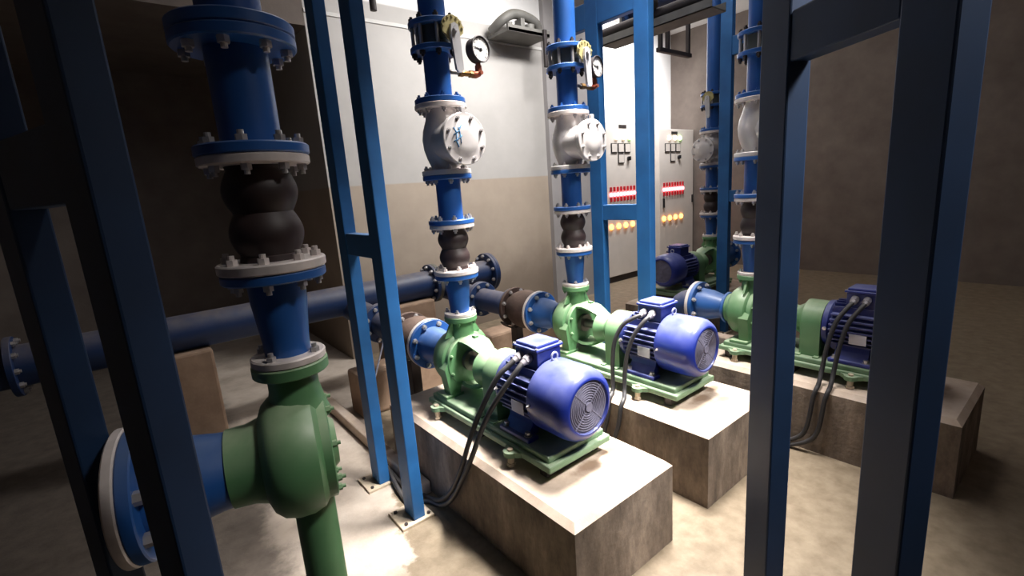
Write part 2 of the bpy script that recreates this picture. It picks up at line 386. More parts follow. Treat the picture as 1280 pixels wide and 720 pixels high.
def make_pump():
    t = thing('water_pump', 'green end suction water pump on the nearest plinth', 'pump', (0, 0, 0.445), 'green water pumps')
    b = MB()
    b.lathe((0, 0.012, S), (0, 1, 0), [(0.115, 0.0), (0.115, 0.084), (0.096, 0.086), (0.085, 0.094), (0.075, 0.118), (0.058, 0.134), (0.03, 0.142), (0.0, 0.142), (-0.024, 0.134), (-0.036, 0.118), (-0.04, 0.10), (-0.04, 0)], 44)
    b.lathe((0.028, 0.018, S+0.02), (0, 1, 0), [(0.052, 0.0), (0.05, 0.07), (0.038, 0.115), (0.012, 0.13), (-0.014, 0.122), (-0.034, 0.09), (-0.036, 0)], 36)
    b.lathe((0, 0.0, 0.69), (0, 0, 1), [(0, 0.07), (0.03, 0.060), (0.07, 0.052), (0.118, 0.052)], 28)
    for s in (-1, 1):
        b.prism([(0, 0), (0.055, 0.0), (0.012, 0.075), (0, 0.075)], (s*0.045, -0.006, 0.725), (s, 0, 0), (0, 0, 1), (0, 1, 0), 0.012)
    b.build('casing', M['green'], t)
    f = flange(t, 0.797, 0.823, 0.078, M['green'], name='outlet_flange'); bolts(f, (0, 0, 0.797), (0, 0, -1), 0.063, 4, 0.010, 0.012, 0.5, m=M['green'])
    cv = MB().lathe((0, 0, S), (0, -1, 0), [(0.026, 0), (0.026, 0.124), (0.048, 0.126), (0.053, 0.122), (0.053, 0)], 40).build('casing_cover', M['green'], t)
    bolts(cv, (0, -0.053, S), (0, -1, 0), 0.113, 8, 0.008, 0.009, 0.5, m=M['green'])
    # feet
    for s in (-1, 1):
        b = MB()
        b.prism([(0.06, 0.50), (0.085, 0.615), (0.122, 0.625), (0.142, 0.59), (0.122, 0.455), (0.07, 0.455)], (0, -0.048, 0), (s, 0, 0), (0, 0, 1), (0, 1, 0), 0.055)
        b.box((min(s*0.05, s*0.148), -0.05, 0.445), (max(s*0.05, s*0.148), 0.05, 0.460), 0.003)
        q = b.build('foot', M['green'], t)
    # bearing bracket: open lantern with a band over the top and one below
    b = MB()
    po = [(0.052, 0.122), (0.09, 0.128), (0.135, 0.122), (0.17, 0.105), (0.20, 0.088), (0.225, 0.075)]
    pi_ = [(t_, r-0.016) for t_, r in po]
    loop = po + pi_[::-1] + [po[0]]
    for ca in (0.5*PI, 1.5*PI):
        w = 0.52
        b2 = MB(); d = Vector((0, -1, 0)); x, y, d = frame_of(d)
        # frame_of(-Y): find angle of +Z
        az = math.atan2(Vector((0, 0, 1)).dot(y), Vector((0, 0, 1)).dot(x))
        a0 = az + (0 if ca < PI else PI) - w; a1 = a0 + 2*w
        b.lathe((0, 0, S), (0, -1, 0), loop, 18, a0, a1)
        for aa in (a0, a1):
            e = x*math.cos(aa)+y*math.sin(aa)
            vs = [Vector((0, 0, S))+d*t_+e*r for t_, r in po+pi_[::-1]]
            n = len(po); b.add(vs, [[i, i+1, 2*n-2-i, 2*n-1-i] for i in range(n-1)])
    b.lathe((0, 0, S), (0, -1, 0), [(0.198, 0.03), (0.198, 0.089), (0.225, 0.075), (0.25, 0.068), (0.29, 0.066), (0.295, 0.0)], 36)
    b.box((-0.012, -0.125, S+0.11), (0.012, -0.10, S+0.135), 0.003)
    b.build('bearing_bracket', M['green'], t)
    MB().cyl((0, -0.05, S), (0, -0.2, S), 0.024).cyl((0, -0.053, S), (0, -0.075, S), 0.05).build('shaft', M['steel'], t)
    # coupling guard, an inverted U that reaches the base
    n = 16
    arc = [(0.112*math.cos(PI*i/n), 0.112*math.sin(PI*i/n)+S) for i in range(n+1)]
    arc = [(0.112, 0.445)] + arc + [(-0.112, 0.445)]
    b = MB(); b.prism([(p[0], p[1]) for p in arc], (0, -0.305, 0), (1, 0, 0), (0, 0, 1), (0, -1, 0), 0.092, True)
    b.lathe((0, 0, S), (0, -1, 0), [(0.258, 0.0), (0.258, 0.070), (0.285, 0.085), (0.306, 0.1115), (0.306, 0)], 36)
    for y in (-0.305, -0.39):
        for s in (-1, 1): b.box((min(s*0.11, s*0.14), y-0.012, 0.445), (max(s*0.11, s*0.14), y+0.012, 0.452))
    b.build('coupling_guard', M['green'], t)
    return t

def make_motor():
    t = thing('electric_motor', 'blue electric motor with dusty fan cover on the nearest plinth', 'motor', (0, -0.6, 0.445), 'blue electric motors')
    b = MB()
    b.lathe((0, 0, S), (0, -1, 0), [(0.402, 0), (0.402, 0.118), (0.425, 0.120), (0.435, 0.108), (0.64, 0.108), (0.64, 0)], 44)
    b.cyl((0, -0.402, S), (0, -0.392, S), 0.03)
    body = b.build('stator_body', M['motor_dark'], t)
    b = MB()
    for k in range(7):
        dz = -0.072 + 0.024*k; w = math.sqrt(0.131**2-dz*dz)
        for s in (-1, 1): b.box((min(s*0.07, s*w), -0.632, S+dz-0.0035), (max(s*0.07, s*w), -0.436, S+dz+0.0035))
    for k in range(7):
        dx = -0.072 + 0.024*k; w = math.sqrt(0.131**2-dx*dx)
        for s in (-1, 1): b.box((dx-0.003, -0.632, S+min(s*0.07, s*w)), (dx+0.003, -0.436, S+max(s*0.07, s*w)))
    b.build('cooling_fins', M['motor_dark'], body)
    fc = MB().lathe((0, 0, S+0.004), (0, -1, 0), [(0.622, 0.136), (0.632, 0.141), (0.76, 0.141), (0.785, 0.136), (0.803, 0.126), (0.813, 0.112), (0.813, 0.112), (0.815, 0.108), (0.815, 0.101), (0.806, 0.098), (0.806, 0.0)], 56)
    fcv = fc.build('fan_cover', M['motor'], t)
    b = MB()
    b.lathe((0, 0, S+0.004), (0, -1, 0), [(0.8065, 0.0975), (0.8065, 0)], 40)
    for R in (0.026, 0.035, 0.044, 0.053, 0.062, 0.071, 0.080, 0.089): b.torus((0, -0.8075, S+0.004), (0, -1, 0), R, 0.0026, 36, 6)
    b.cyl((0, -0.806, S+0.004), (0, -0.814, S+0.004), 0.017)
    for k in range(4):
        a = PI/4+k*PI/2; b.tube([(0.018*math.cos(a), -0.808, S+0.004+0.018*math.sin(a)), (0.097*math.cos(a), -0.808, S+0.004+0.097*math.sin(a))], 0.0026, 6)
    tag(b.build('fan_grille', M['grille'], fcv), 'grey dusty fan grille')
    bolts(fcv, (0, -0.645, S+0.004), (-1, 0, 0), 0.0, 1, 0.006, 0.146, m=M['bolt'])
    # feet
    for s in (-1, 1):
        b = MB()
        b.box((min(s*0.085, s*0.14), -0.625, 0.446), (max(s*0.085, s*0.14), -0.445, 0.464), 0.004)
        b.prism([(0.05, 0.54), (0.085, 0.535), (0.098, 0.50), (0.125, 0.462), (0.07, 0.462)], (0, -0.605, 0), (s, 0, 0), (0, 0, 1), (0, 1, 0), 0.14)
        q = b.build('foot', M['motor'], t)
        for y in (-0.47, -0.60):
            h = MB(); h.cyl((s*0.118, y, 0.464), (s*0.118, y, 0.468), 0.016, n=16); h.hexa((s*0.118, y, 0.468), (s*0.118, y, 0.48), 0.012); h.build('bolt', M['bolt'], q)
    # terminal box
    b = MB(); b.box((-0.062, -0.615, S+0.085), (0.062, -0.485, 0.790), 0.005)
    tb = b.build('terminal_box', M['motor_dark'], t)
    b = MB(); b.box((-0.070, -0.623, 0.789), (0.070, -0.477, 0.799), 0.003); b.box((-0.060, -0.613, 0.797), (0.060, -0.487, 0.812), 0.006)
    ld = b.build('lid', M['motor'], tb)
    h = MB()
    for sx in (-1, 1):
        for y in (-0.616, -0.484): h.cyl((sx*0.063, y, 0.799), (sx*0.063, y, 0.803), 0.006, n=10)
    h.build('screw', M['bolt'], tb)
    for y in (-0.572, -0.522):
        g = MB(); d = Vector((-0.9, 0, -0.35)).normalized(); p = Vector((-0.058, y, 0.762))
        g.cyl(p, p+d*0.014, 0.017, n=16); g.hexa(p+d*0.012, p+d*0.03, 0.018); g.cyl(p+d*0.03, p+d*0.048, 0.0145, 0.011, n=16)
        g.build('cable_gland', M['gland'], tb)
    MB().torus((0.0, -0.645, S+0.158), (0, -1, 0), 0.015, 0.0042, 24, 8).cyl((0, -0.645, S+0.10), (0, -0.645, S+0.142), 0.007, n=12).build('lifting_eye', M['plate'], body)
    MB().box((-0.1335, -0.598, S-0.055), (-0.1285, -0.527, S-0.005), 0.001).build('rating_plate', M['plate'], body)
    bolts(body, (0, -0.418, S), (-1, 0, 0), 0.0, 1, 0.009, 0.128, m=M['bolt'])
    return t

# ---- riser pieces
def make_reducer():
    t = thing('pipe_reducer', 'blue reducer between the nearer pump outlet and its rubber joint', 'pipe', (0, 0, 0.823), 'blue riser reducers')
    b = MB().lathe((0, 0, 0.84), (0, 0, 1), [(0, 0.046), (0.03, 0.047), (0.12, 0.056), (0.17, 0.057)], 32); b.build('cone', M['blue'], t)
    f = flange(t, 0.823, 0.841, 0.076, M['white_flange'], name='lower_flange'); bolts(f, (0, 0, 0.841), (0, 0, 1), 0.062, 4, 0.010, 0.010, 0.5)
    f = flange(t, 1.005, 1.025, 0.102, M['blue'], name='upper_flange'); bolts(f, (0, 0, 1.005), (0, 0, -1), 0.084, 8, 0.010, 0.012, 0.5)
    return t
def make_rubber():
    t = thing('rubber_expansion_joint', 'dark twin sphere rubber joint on the nearer riser', 'pipe joint', (0, 0, 1.026), 'riser rubber joints')
    p = [(0.0, 0.06), (0.012, 0.058)]
    for i in range(11):
        a = PI*i/10; p.append((0.014+0.085*i/10, 0.056+0.015*math.sin(a)))
    for i in range(1, 11):
        a = PI*i/10; p.append((0.099+0.085*i/10, 0.056+0.015*math.sin(a)))
    p += [(0.19, 0.058), (0.20, 0.06)]
    MB().lathe((0, 0, 1.046), (0, 0, 1), p, 36).build('bellows', M['rubber'], t)
    f = flange(t, 1.026, 1.047, 0.105, M['white_flange'], name='lower_flange'); bolts(f, (0, 0, 1.047), (0, 0, 1), 0.086, 8, 0.011, 0.012, 0.5, m=M['white_flange'])
    f = flange(t, 1.238, 1.257, 0.103, M['white_flange'], name='upper_flange'); bolts(f, (0, 0, 1.238), (0, 0, -1), 0.086, 8, 0.010, 0.012, 0.5)
    return t
def make_spool():
    t = thing('pipe_spool', 'short blue pipe between rubber joint and check valve on the nearer riser', 'pipe', (0, 0, 1.257), 'short riser pipes')
    MB().cyl((0, 0, 1.265), (0, 0, 1.47), 0.056, n=36).build('pipe', M['blue'], t)
    f = flange(t, 1.257, 1.278, 0.105, M['blue'], name='lower_flange'); bolts(f, (0, 0, 1.278), (0, 0, 1), 0.086, 8, 0.011, 0.012, 0.5)
    f = flange(t, 1.456, 1.477, 0.110, M['blue'], name='upper_flange'); bolts(f, (0, 0, 1.456), (0, 0, -1), 0.09, 8, 0.011, 0.012, 0.5)
    return t
def make_check():
    t = thing('check_valve', 'silver check valve with round bolted cover on the nearer riser', 'valve', (0, 0, 1.477), 'silver check valves')
    zc = 1.615
    b = MB().lathe((0, 0, 1.49), (0, 0, 1), [(0, 0.062), (0.02, 0.064), (0.06, 0.080), (0.10, 0.091), (0.14, 0.094), (0.18, 0.088), (0.22, 0.074), (0.25, 0.066), (0.28, 0.064)], 36)
    b.lathe((0, -0.02, zc), (0, -1, 0), [(0, 0.088), (0.06, 0.088), (0.09, 0.084), (0.115, 0.090), (0.118, 0.104), (0.131, 0.105), (0.131, 0)], 36)
    b.build('body', M['silver'], t)
    f = flange(t, 1.477, 1.499, 0.110, M['silver'], name='lower_flange'); bolts(f, (0, 0, 1.499), (0, 0, 1), 0.09, 8, 0.011, 0.012, 0.5)
    f = flange(t, 1.757, 1.778, 0.113, M['white_flange'], name='upper_flange'); bolts(f, (0, 0, 1.757), (0, 0, -1), 0.092, 8, 0.011, 0.012, 0.5)
    cv = MB().lathe((0, 0, zc), (0, -1, 0), [(0.152, 0), (0.152, 0.104), (0.155, 0.107), (0.170, 0.107), (0.173, 0.104), (0.173, 0.07), (0.178, 0.062), (0.181, 0.03), (0.181, 0)], 44)
    cv.box((-0.010, -0.173, zc+0.10), (0.012, -0.155, zc+0.128), 0.003)
    c = cv.build('cover', M['silver'], t)
    bolts(c, (0, -0.173, zc), (0, -1, 0), 0.088, 8, 0.0085, 0.007, 0.5, m=M['bolt'])
    return t, c, zc
def make_upper_spool():
    t = thing('pipe_spool', 'blue pipe between check valve and butterfly valve on the nearer riser', 'pipe', (0, 0, 1.778), 'upper riser pipes')
    MB().cyl((0, 0, 1.79), (0, 0, 2.0), 0.056, n=36).build('pipe', M['blue'], t)
    f = flange(t, 1.778, 1.801, 0.110, M['blue'], name='lower_flange'); bolts(f, (0, 0, 1.801), (0, 0, 1), 0.09, 8, 0.011, 0.010, 0.5, m=M['blue'])
    f = flange(t, 1.985, 2.007, 0.106, M['blue'], name='upper_flange'); bolts(f, (0, 0, 1.985), (0, 0, -1), 0.09, 8, 0.012, 0.016, 0.5, m=M['dark_steel'])
    return t
def make_butterfly():
    t = thing('butterfly_valve', 'butterfly valve with yellow notch plate and pale lever on the nearer riser', 'valve', (0, 0, 2.007), 'butterfly valves')
    b = MB().cyl((0, 0, 2.007), (0, 0, 2.085), 0.072, n=36); b.cyl((0, -0.06, 2.046), (0, -0.112, 2.046), 0.02, n=18); b.cyl((0, 0.06, 2.046), (0, 0.09, 2.046), 0.022, n=18)
    b.build('wafer_body', M['wafer'], t)
    for k in range(8):
        a = 2*PI*(k+0.5)/8
        MB().cyl((0.09*math.cos(a), 0.09*math.sin(a), 2.007), (0.09*math.cos(a), 0.09*math.sin(a), 2.085), 0.008, n=10).build('stud', M['bolt'], t)
    b = MB()
    poly = [(0.052*math.cos(a), 0.052*math.sin(a)) for a in [i*2*PI/22 for i in range(22)]]
    poly = [(x*(0.75 if y < -0.02 else 1), y) for x, y in poly]
    b.prism(poly, (0.018, -0.112, 2.058), (1, 0, 0), (0, 0, 1), (0, -1, 0), 0.010)
    for k in range(7): 
        a = PI*0.05 + k*PI*0.9/6; b.cyl((0.018+0.046*math.cos(a), -0.122, 2.058+0.046*math.sin(a)), (0.018+0.046*math.cos(a), -0.127, 2.058+0.046*math.sin(a)), 0.005, n=8)
    tag(b.build('notch_plate', M['zinc_yellow'], t), 'yellow zinc notch plate')
    b = MB()
    b.prism([(-0.016, 0.016), (-0.02, -0.02), (-0.005, -0.155), (0.004, -0.166), (0.022, -0.166), (0.030, -0.155), (0.024, -0.02), (0.018, 0.016), (0.0, 0.024)], (0.016, -0.126, 2.052), (1, 0, 0), (0, 0, 1), (0, -1, 0), 0.014)
    b.hexa((0.016, -0.14, 2.05), (0.016, -0.152, 2.05), 0.011)
    b.build('lever', M['lever'], t)
    return t
def make_top_pipe():
    t = thing('riser_pipe', 'tall blue riser pipe rising from the nearer butterfly valve to the ceiling', 'pipe', (0, 0, 2.085), 'upper riser pipes to the ceiling')
    MB().cyl((0, 0, 2.095), (0, 0, 3.6), 0.057, n=36).build('pipe', M['blue'], t)
    f = flange(t, 2.085, 2.107, 0.106, M['blue'], name='flange'); bolts(f, (0, 0, 2.107), (0, 0, 1), 0.09, 8, 0.012, 0.014, 0.5, m=M['dark_steel'])
    return t
def make_gauge():
    t = thing('pressure_gauge', 'round white pressure gauge on brass elbow beside the nearer riser', 'gauge', (0.054, 0, 1.92), 'pressure gauges')
    MB().cyl((0.05, 0, 1.92), (0.115, 0, 1.92), 0.0085, n=14).build('nipple', M['steel'], t)
    b = MB(); b.hexa((0.112, 0, 1.92), (0.135, 0, 1.92), 0.016); b.cyl((0.135, 0, 1.92), (0.175, 0, 1.92), 0.0115, n=14); b.hexa((0.168, 0, 1.92), (0.185, 0, 1.92), 0.016)
    tag(b.build('needle_cock', M['brass'], t), 'brass cock')
    b = MB(); b.tube([(0.185, 0, 1.92), (0.205, 0, 1.92), (0.218, 0, 1.925), (0.222, 0, 1.94), (0.222, 0, 1.96)], 0.016, 14); b.cyl((0.222, 0, 1.958), (0.222, 0, 1.972), 0.012, n=12)
    b.cyl((0.218, -0.004, 1.925), (0.218, -0.03, 1.925), 0.009, n=12)
    tag(b.build('elbow', M['copper'], t), 'reddish bronze elbow')
    c = Vector((0.222, 0, 2.026)); d = Vector((0.16, -1, 0)).normalized()
    cs = MB().lathe(c, d, [(-0.025, 0), (-0.025, 0.048), (-0.02, 0.053), (0.018, 0.053), (0.020, 0.057), (0.027, 0.057), (0.029, 0.054), (0.026, 0.050), (0.022, 0.049)], 44)
    cs.cyl(c-Vector((0, 0, 0.05)), c-Vector((0, 0, 0.066)), 0.008, n=10)
    case = cs.build('case', M['dark_steel'], t)
    dl = MB().lathe(c, d, [(0.0225, 0.0505), (0.0225, 0)], 44).build('dial', M['dial'], case)
    x, y, dd = frame_of(d)
    b = MB()
    for k in range(11):
        a = math.radians(225-27*k); e = x*math.cos(a)+y*math.sin(a)
        b.tube([c+dd*0.0232+e*0.038, c+dd*0.0232+e*0.045], 0.0008 if k % 5 else 0.0014, 5)
    e = x*math.cos(math.radians(172))+y*math.sin(math.radians(172))
    b.tube([c+dd*0.0245-e*0.012, c+dd*0.0245+e*0.036], 0.0016, 6); b.cyl(c+dd*0.0225, c+dd*0.027, 0.005, n=12)
    b.build('needle', M['black'], case)
    return t
# ---- suction pieces
def make_suction_reducer():
    t = thing('suction_reducer', 'blue suction reducer with big bolted flange on the nearer pump inlet', 'pipe', (0, 0.23, S-0.13), 'suction reducers')
    MB().lathe((0, 0, S), (0, 1, 0), [(0.13, 0.064), (0.15, 0.066), (0.24, 0.092), (0.315, 0.098)], 36).build('cone', M['blue'], t)
    f = yflange(t, 0, 0.125, 0.142, S, 0.092, M['blue'], 'pump_flange')
    f = yflange(t, 0, 0.305, 0.328, S, 0.135, M['blue'], 'big_flange'); bolts(f, (0, 0.305, S), (0, -1, 0), 0.115, 8, 0.014, 0.014, 0.5)
    return t
def make_suction_joint():
    t = thing('suction_joint', 'dark dusty rubber suction joint behind the nearer pump inlet flange', 'pipe joint', (0, 0.46, S-0.135), 'dark suction joints')
    p = [(0.34, 0.10), (0.36, 0.098)] + [(0.36+0.20*i/12, 0.10+0.028*math.sin(PI*i/12)) for i in range(13)] + [(0.575, 0.10)]
    MB().lathe((0, 0, S), (0, 1, 0), p, 36).build('bellows', M['rust'], t)
    yflange(t, 0, 0.328, 0.348, S, 0.136, M['white_flange'], 'front_flange')
    f = yflange(t, 0, 0.565, 0.588, S, 0.134, M['rust'], 'rear_flange'); bolts(f, (0, 0.565, S), (0, -1, 0), 0.116, 8, 0.013, 0.012, 0.5)
    return t
def make_branch():
    t = thing('branch_pipe', 'blue branch pipe running from the suction header to the nearer pump', 'pipe', (0, 0.8, S-0.12), 'suction branch pipes')
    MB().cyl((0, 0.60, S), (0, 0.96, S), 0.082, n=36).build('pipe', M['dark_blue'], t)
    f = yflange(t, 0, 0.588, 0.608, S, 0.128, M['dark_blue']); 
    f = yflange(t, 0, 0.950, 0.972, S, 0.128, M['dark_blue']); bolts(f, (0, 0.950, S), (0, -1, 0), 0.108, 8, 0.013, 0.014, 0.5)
    return t
def make_support():
    t = thing('pipe_support', 'dark steel support post under the nearer pump suction joint', 'support', (0, 0.575, 0), 'suction pipe supports')
    MB().box((-0.03, 0.545, 0.012), (0.03, 0.605, 0.47), 0.004).build('post', M['dark_steel'], t)
    MB().box((-0.08, 0.50, 0), (0.08, 0.65, 0.012), 0.002).build('base_plate', M['dark_steel'], t)
    n = 12; pts = [(0.140*math.cos(PI+PI*(0.2+0.6*i/n)), 0.140*math.sin(PI+PI*(0.2+0.6*i/n))) for i in range(n+1)]
    po = pts + [(x*1.07, z*1.07) for x, z in pts[::-1]]
    MB().prism(po, (0, 0.55, S), (1, 0, 0), (0, 0, 1), (0, 1, 0), 0.05).build('saddle', M['dark_steel'], t)
    return t

P = {}
P['plinth'] = make_plinth(); P['base'] = make_base(); P['pump'] = make_pump(); P['motor'] = make_motor()
P['reducer'] = make_reducer(); P['rubber'] = make_rubber(); P['spool'] = make_spool()
P['check'], COVER, ZC = make_check()
P['uspool'] = make_upper_spool(); P['butterfly'] = make_butterfly(); P['top'] = make_top_pipe(); P['gauge'] = make_gauge()
P['sred'] = make_suction_reducer(); P['sjoint'] = make_suction_joint(); P['branch'] = make_branch(); P['support'] = make_support()

def place(key, d, rz=0.0, label=None, dz=0.0):
    o = copy_tree(P[key]); l = Vector(P[key].location)
    R = Matrix.Rotation(rz, 3, 'Z'); o.location = R @ l + Vector((d[0], d[1], dz)); o.rotation_euler = (0, 0, rz)
    if label: o['label'] = label
    return o
LBL = {
 'plinth': 'pale topped concrete plinth under the {}', 'base': 'pale green steel base frame under the {}', 'pump': 'green end suction water pump, {}',
 'motor': 'blue electric motor with terminal box, {}', 'reducer': 'blue reducer below the rubber joint on the {}', 'rubber': 'dark twin sphere rubber joint on the {}',
 'spool': 'short blue pipe under the check valve on the {}', 'check': 'silver check valve with bolted cover on the {}', 'uspool': 'blue pipe above the check valve on the {}',
 'butterfly': 'butterfly valve with pale lever on the {}', 'top': 'tall blue pipe reaching the ceiling on the {}', 'gauge': 'round pressure gauge on the {}',
 'sred': 'blue suction reducer with bolted flange on the {}', 'sjoint': 'dark dusty suction joint on the {}', 'branch': 'blue suction branch pipe of the {}', 'support': 'dark support post under the suction joint of the {}'}
D2 = (0.798, 0.0)
W2 = {'plinth': 'second pump', 'base': 'second pump, behind the nearest motor', 'pump': 'second one along, behind the nearest motor', 'motor': 'second one along, behind the nearest motor'}
for k in P: place(k, D2, 0, LBL[k].format(W2.get(k, 'second riser' if k in ('reducer', 'rubber', 'spool', 'check', 'uspool', 'butterfly', 'top', 'gauge') else 'second pump')))
D3 = (1.56, -0.66)
W3 = {'plinth': 'third pump at the right', 'base': 'third pump at the right', 'pump': 'third one along, at the dim right side', 'motor': 'third one along, at the dim right side'}
for k in P:
    if k in ('branch', 'sjoint', 'support'): continue
    place(k, D3, 0, LBL[k].format(W3.get(k, 'third riser at the dim right side' if k in ('reducer', 'rubber', 'spool', 'check', 'uspool', 'butterfly', 'top', 'gauge') else 'third pump at the dim right side')))
D4 = (3.13, 0.45)
W4 = {'plinth': 'fourth pump set crosswise', 'base': 'fourth pump set crosswise', 'pump': 'set crosswise beyond the second frame', 'motor': 'set crosswise beyond the second frame'}
for k in P:
    if k in ('branch', 'gauge', 'sjoint', 'support'): continue
    place(k, D4, -PI/2, LBL[k].format(W4.get(k, 'farthest riser by the control panels' if k in ('reducer', 'rubber', 'spool', 'check', 'uspool', 'butterfly', 'top') else 'fourth pump set crosswise')))

# blue marker scribble on the nearer check valve's cover
b = MB()
for pts in ([(-0.055, 0.045), (-0.045, 0.02), (-0.05, -0.01), (-0.04, -0.035)], [(-0.06, 0.015), (-0.035, 0.03), (-0.02, 0.055)], [(-0.062, -0.012), (-0.04, -0.002), (-0.022, 0.012)], [(-0.035, 0.045), (-0.03, 0.02), (-0.028, -0.02)]):
    for (x0, z0), (x1, z1) in zip(pts, pts[1:]):
        r0, r1 = [0.174 if math.hypot(x, z) > 0.07 else 0.1795 for x, z in ((x0, z0), (x1, z1))]
        b.tube([(x0, -r0-0.001, ZC+z0), (x1, -r1-0.001, ZC+z1)], 0.003, 6)
ink = b.build('marker_scribble', M['ink'], COVER); tag(ink, 'blue marker scribble')

# third pump: elbow taking its suction down to the floor
t = thing('suction_elbow', 'blue elbow pipe turning down behind the third pump suction flange', 'pipe', (1.56, -0.2, 0))
ye = D3[1]+0.328
pts = [(1.56, ye, S), (1.56, ye+0.03, S)] + [(1.56, ye+0.03+0.10*math.sin(a), S-0.10+0.10*math.cos(a)) for a in [PI/2*i/8 for i in range(1, 9)]] + [(1.56, ye+0.13, 0.0)]
MB().tube(pts, 0.082, 28).build('bend', M['dark_blue'], t); yflange(t, 1.56, ye, ye+0.02, S, 0.136, M['white_flange'])

# ================================================================== SUCTION HEADER
t = thing('suction_header', 'long dark blue suction header pipe running along behind the pumps', 'pipe', (0, 1.5, 0.55))
HZ, HY = 0.69, 1.5
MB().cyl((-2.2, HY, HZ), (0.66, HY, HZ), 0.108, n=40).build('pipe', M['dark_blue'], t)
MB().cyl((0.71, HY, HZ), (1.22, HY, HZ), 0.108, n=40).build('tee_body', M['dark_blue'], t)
for x0, x1, r, m, nb, dirn in ((0.655, 0.682, 0.155, 'dark_blue', 10, -1), (0.682, 0.712, 0.155, 'galv', 0, 1), (1.215, 1.243, 0.168, 'dark_blue', 10, -1)):
    f = MB().cyl((x0, HY, HZ), (x1, HY, HZ), r, n=44, bev=0.003).build('flange', M[m], t)
    if nb: bolts(f, (x0, HY, HZ), (dirn, 0, 0), r-0.024, nb, 0.015, 0.016, 0.5)
MB().cyl((1.243, HY, HZ), (1.27, HY, HZ), 0.168, n=44, bev=0.004).build('blind_flange', M['dark_blue'], t)
for x in (0.0, 0.798):
    nk = MB().cyl((x, 0.99, S), (x, HY, S+0.02), 0.084, n=32).build('branch_neck', M['dark_blue'], t)
    f = yflange(nk, x, 0.972, 0.994, S, 0.130, M['dark_blue'])
for x in (-1.75,):
    f = MB().cyl((x, HY, HZ), (x+0.03, HY, HZ), 0.155, n=44, bev=0.003).build('flange', M['dark_blue'], t); bolts(f, (x+0.03, HY, HZ), (1, 0, 0), 0.13, 10, 0.015, 0.016)
for x, lb in ((0.42, 'dusty brown concrete block under the header between the pumps'), (-1.1, 'dusty brown concrete block under the header at the dim left')):
    o = MB().box((x-0.2, 1.36, 0), (x+0.2, 1.64, HZ-0.10), 0.015).build('support_block', M['brown_conc'], None, (x, 1.5, 0)); tag(o, lb, 'block')
o = MB().box((-0.2, 0.98, 0), (1.7, 1.18, 0.30), 0.02).build('concrete_ledge', M['brown_conc'], None, (0.7, 1.08, 0)); tag(o, 'dusty brown concrete ledge below the suction header', 'ledge')
o = MB().box((-0.325, -0.02, 0), (-0.266, 1.9, 0.065), 0.008).build('concrete_kerb', M['conc_top'], None, (-0.3, 0.9, 0)); tag(o, 'low pale concrete kerb behind the left frame posts', 'kerb')

# thin wire dangling between the left posts
o = MB().tube([(-0.184, 0.5, 0.672), (-0.20, 0.5, 0.62), (-0.24, 0.5, 0.52), (-0.275, 0.5, 0.43), (-0.29, 0.5, 0.33), (-0.292, 0.5, 0.2), (-0.292, 0.5, 0.066)], 0.005, 8).build('loose_wire', M['plate'], None, (-0.29, 0.5, 0.066)); tag(o, 'thin pale wire dangling between the left frame posts', 'wire')

# ================================================================== STEEL FRAMES
def steel_frame(label, x, yf=-0.185, yr=0.17, h=3.6, beam=(1.16, 1.255), topb=(2.31, 2.45), tail=0.0, m='frame'):
    t = thing('steel_frame', label, 'frame', (x, 0, 0), 'blue pipe support frames')
    for y in (yf, yr):
        p = MB().box((x-0.027, y-0.048, 0.010), (x+0.027, y+0.048, h), 0.004).build('post', M[m], t)
        b = MB().box((x-0.090, y-0.065, 0), (x+0.062, y+0.085, 0.012), 0.002).build('base_plate', M['plate_base'], p)
        for sx, sy in ((-0.065, -0.045), (-0.065, 0.06), (0.045, -0.045)):
            MB().hexa((x+sx, y+sy, 0.012), (x+sx, y+sy, 0.02), 0.008).build('anchor_bolt', M['dark_steel'], b)
    for z0, z1, ya in ((beam[0], beam[1], yr), (topb[0], topb[1], yr+tail)):
        MB().box((x-0.024, yf+0.048, z0), (x+0.024, ya-0.048 if ya == yr else ya, z1), 0.004).build('crossbeam', M[m], t)
    return t
F1 = steel_frame('blue steel post frame left of the nearest pump, feet on pale plates', -0.402, -0.110, 0.252)
F2 = steel_frame('blue steel post frame in front of the control panels, beyond the second riser', 1.225, tail=0.28)
F3 = steel_frame('blue steel post frame farthest right, before the dark wall', 2.83)
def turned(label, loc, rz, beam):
    f = steel_frame(label, 0.0, beam=beam, m='frame_shaded')
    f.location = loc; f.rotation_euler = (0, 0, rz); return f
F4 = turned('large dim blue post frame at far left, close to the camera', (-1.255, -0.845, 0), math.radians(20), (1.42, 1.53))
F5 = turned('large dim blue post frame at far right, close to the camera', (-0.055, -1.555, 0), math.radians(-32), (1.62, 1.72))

# ================================================================== LEFT DROP PIPE (dim side)
DL = (-0.945, -0.805); DZ = 0.24
LL = 'dim left drop pipe close to the camera'
for k in ('reducer', 'rubber', 'spool'):
    place(k, DL, 0, {'reducer': 'blue reducer at the bottom of the dim left drop pipe', 'rubber': 'dark rubber joint of the dim left drop pipe', 'spool': 'blue pipe above the rubber joint of the dim left drop pipe'}[k], DZ)
t = thing('riser_pipe', 'tall blue drop pipe at dim left close to the camera', 'pipe', (DL[0], DL[1], 1.477+DZ))
MB().cyl((DL[0], DL[1], 1.73), (DL[0], DL[1], 3.6), 0.057, n=36).build('pipe', M['blue'], t); flange(t, 1.477+DZ, 1.50+DZ, 0.110, M['blue'], DL)
zt = 0.823+DZ; sd = Vector((-0.975, 0.222, 0)).normalized(); cz = zt-0.216
t = thing('pump_casing', 'green cast iron pump casing without motor under the dim left drop pipe', 'pump casing', (DL[0], DL[1], 0))
c0 = Vector((DL[0], DL[1], cz))
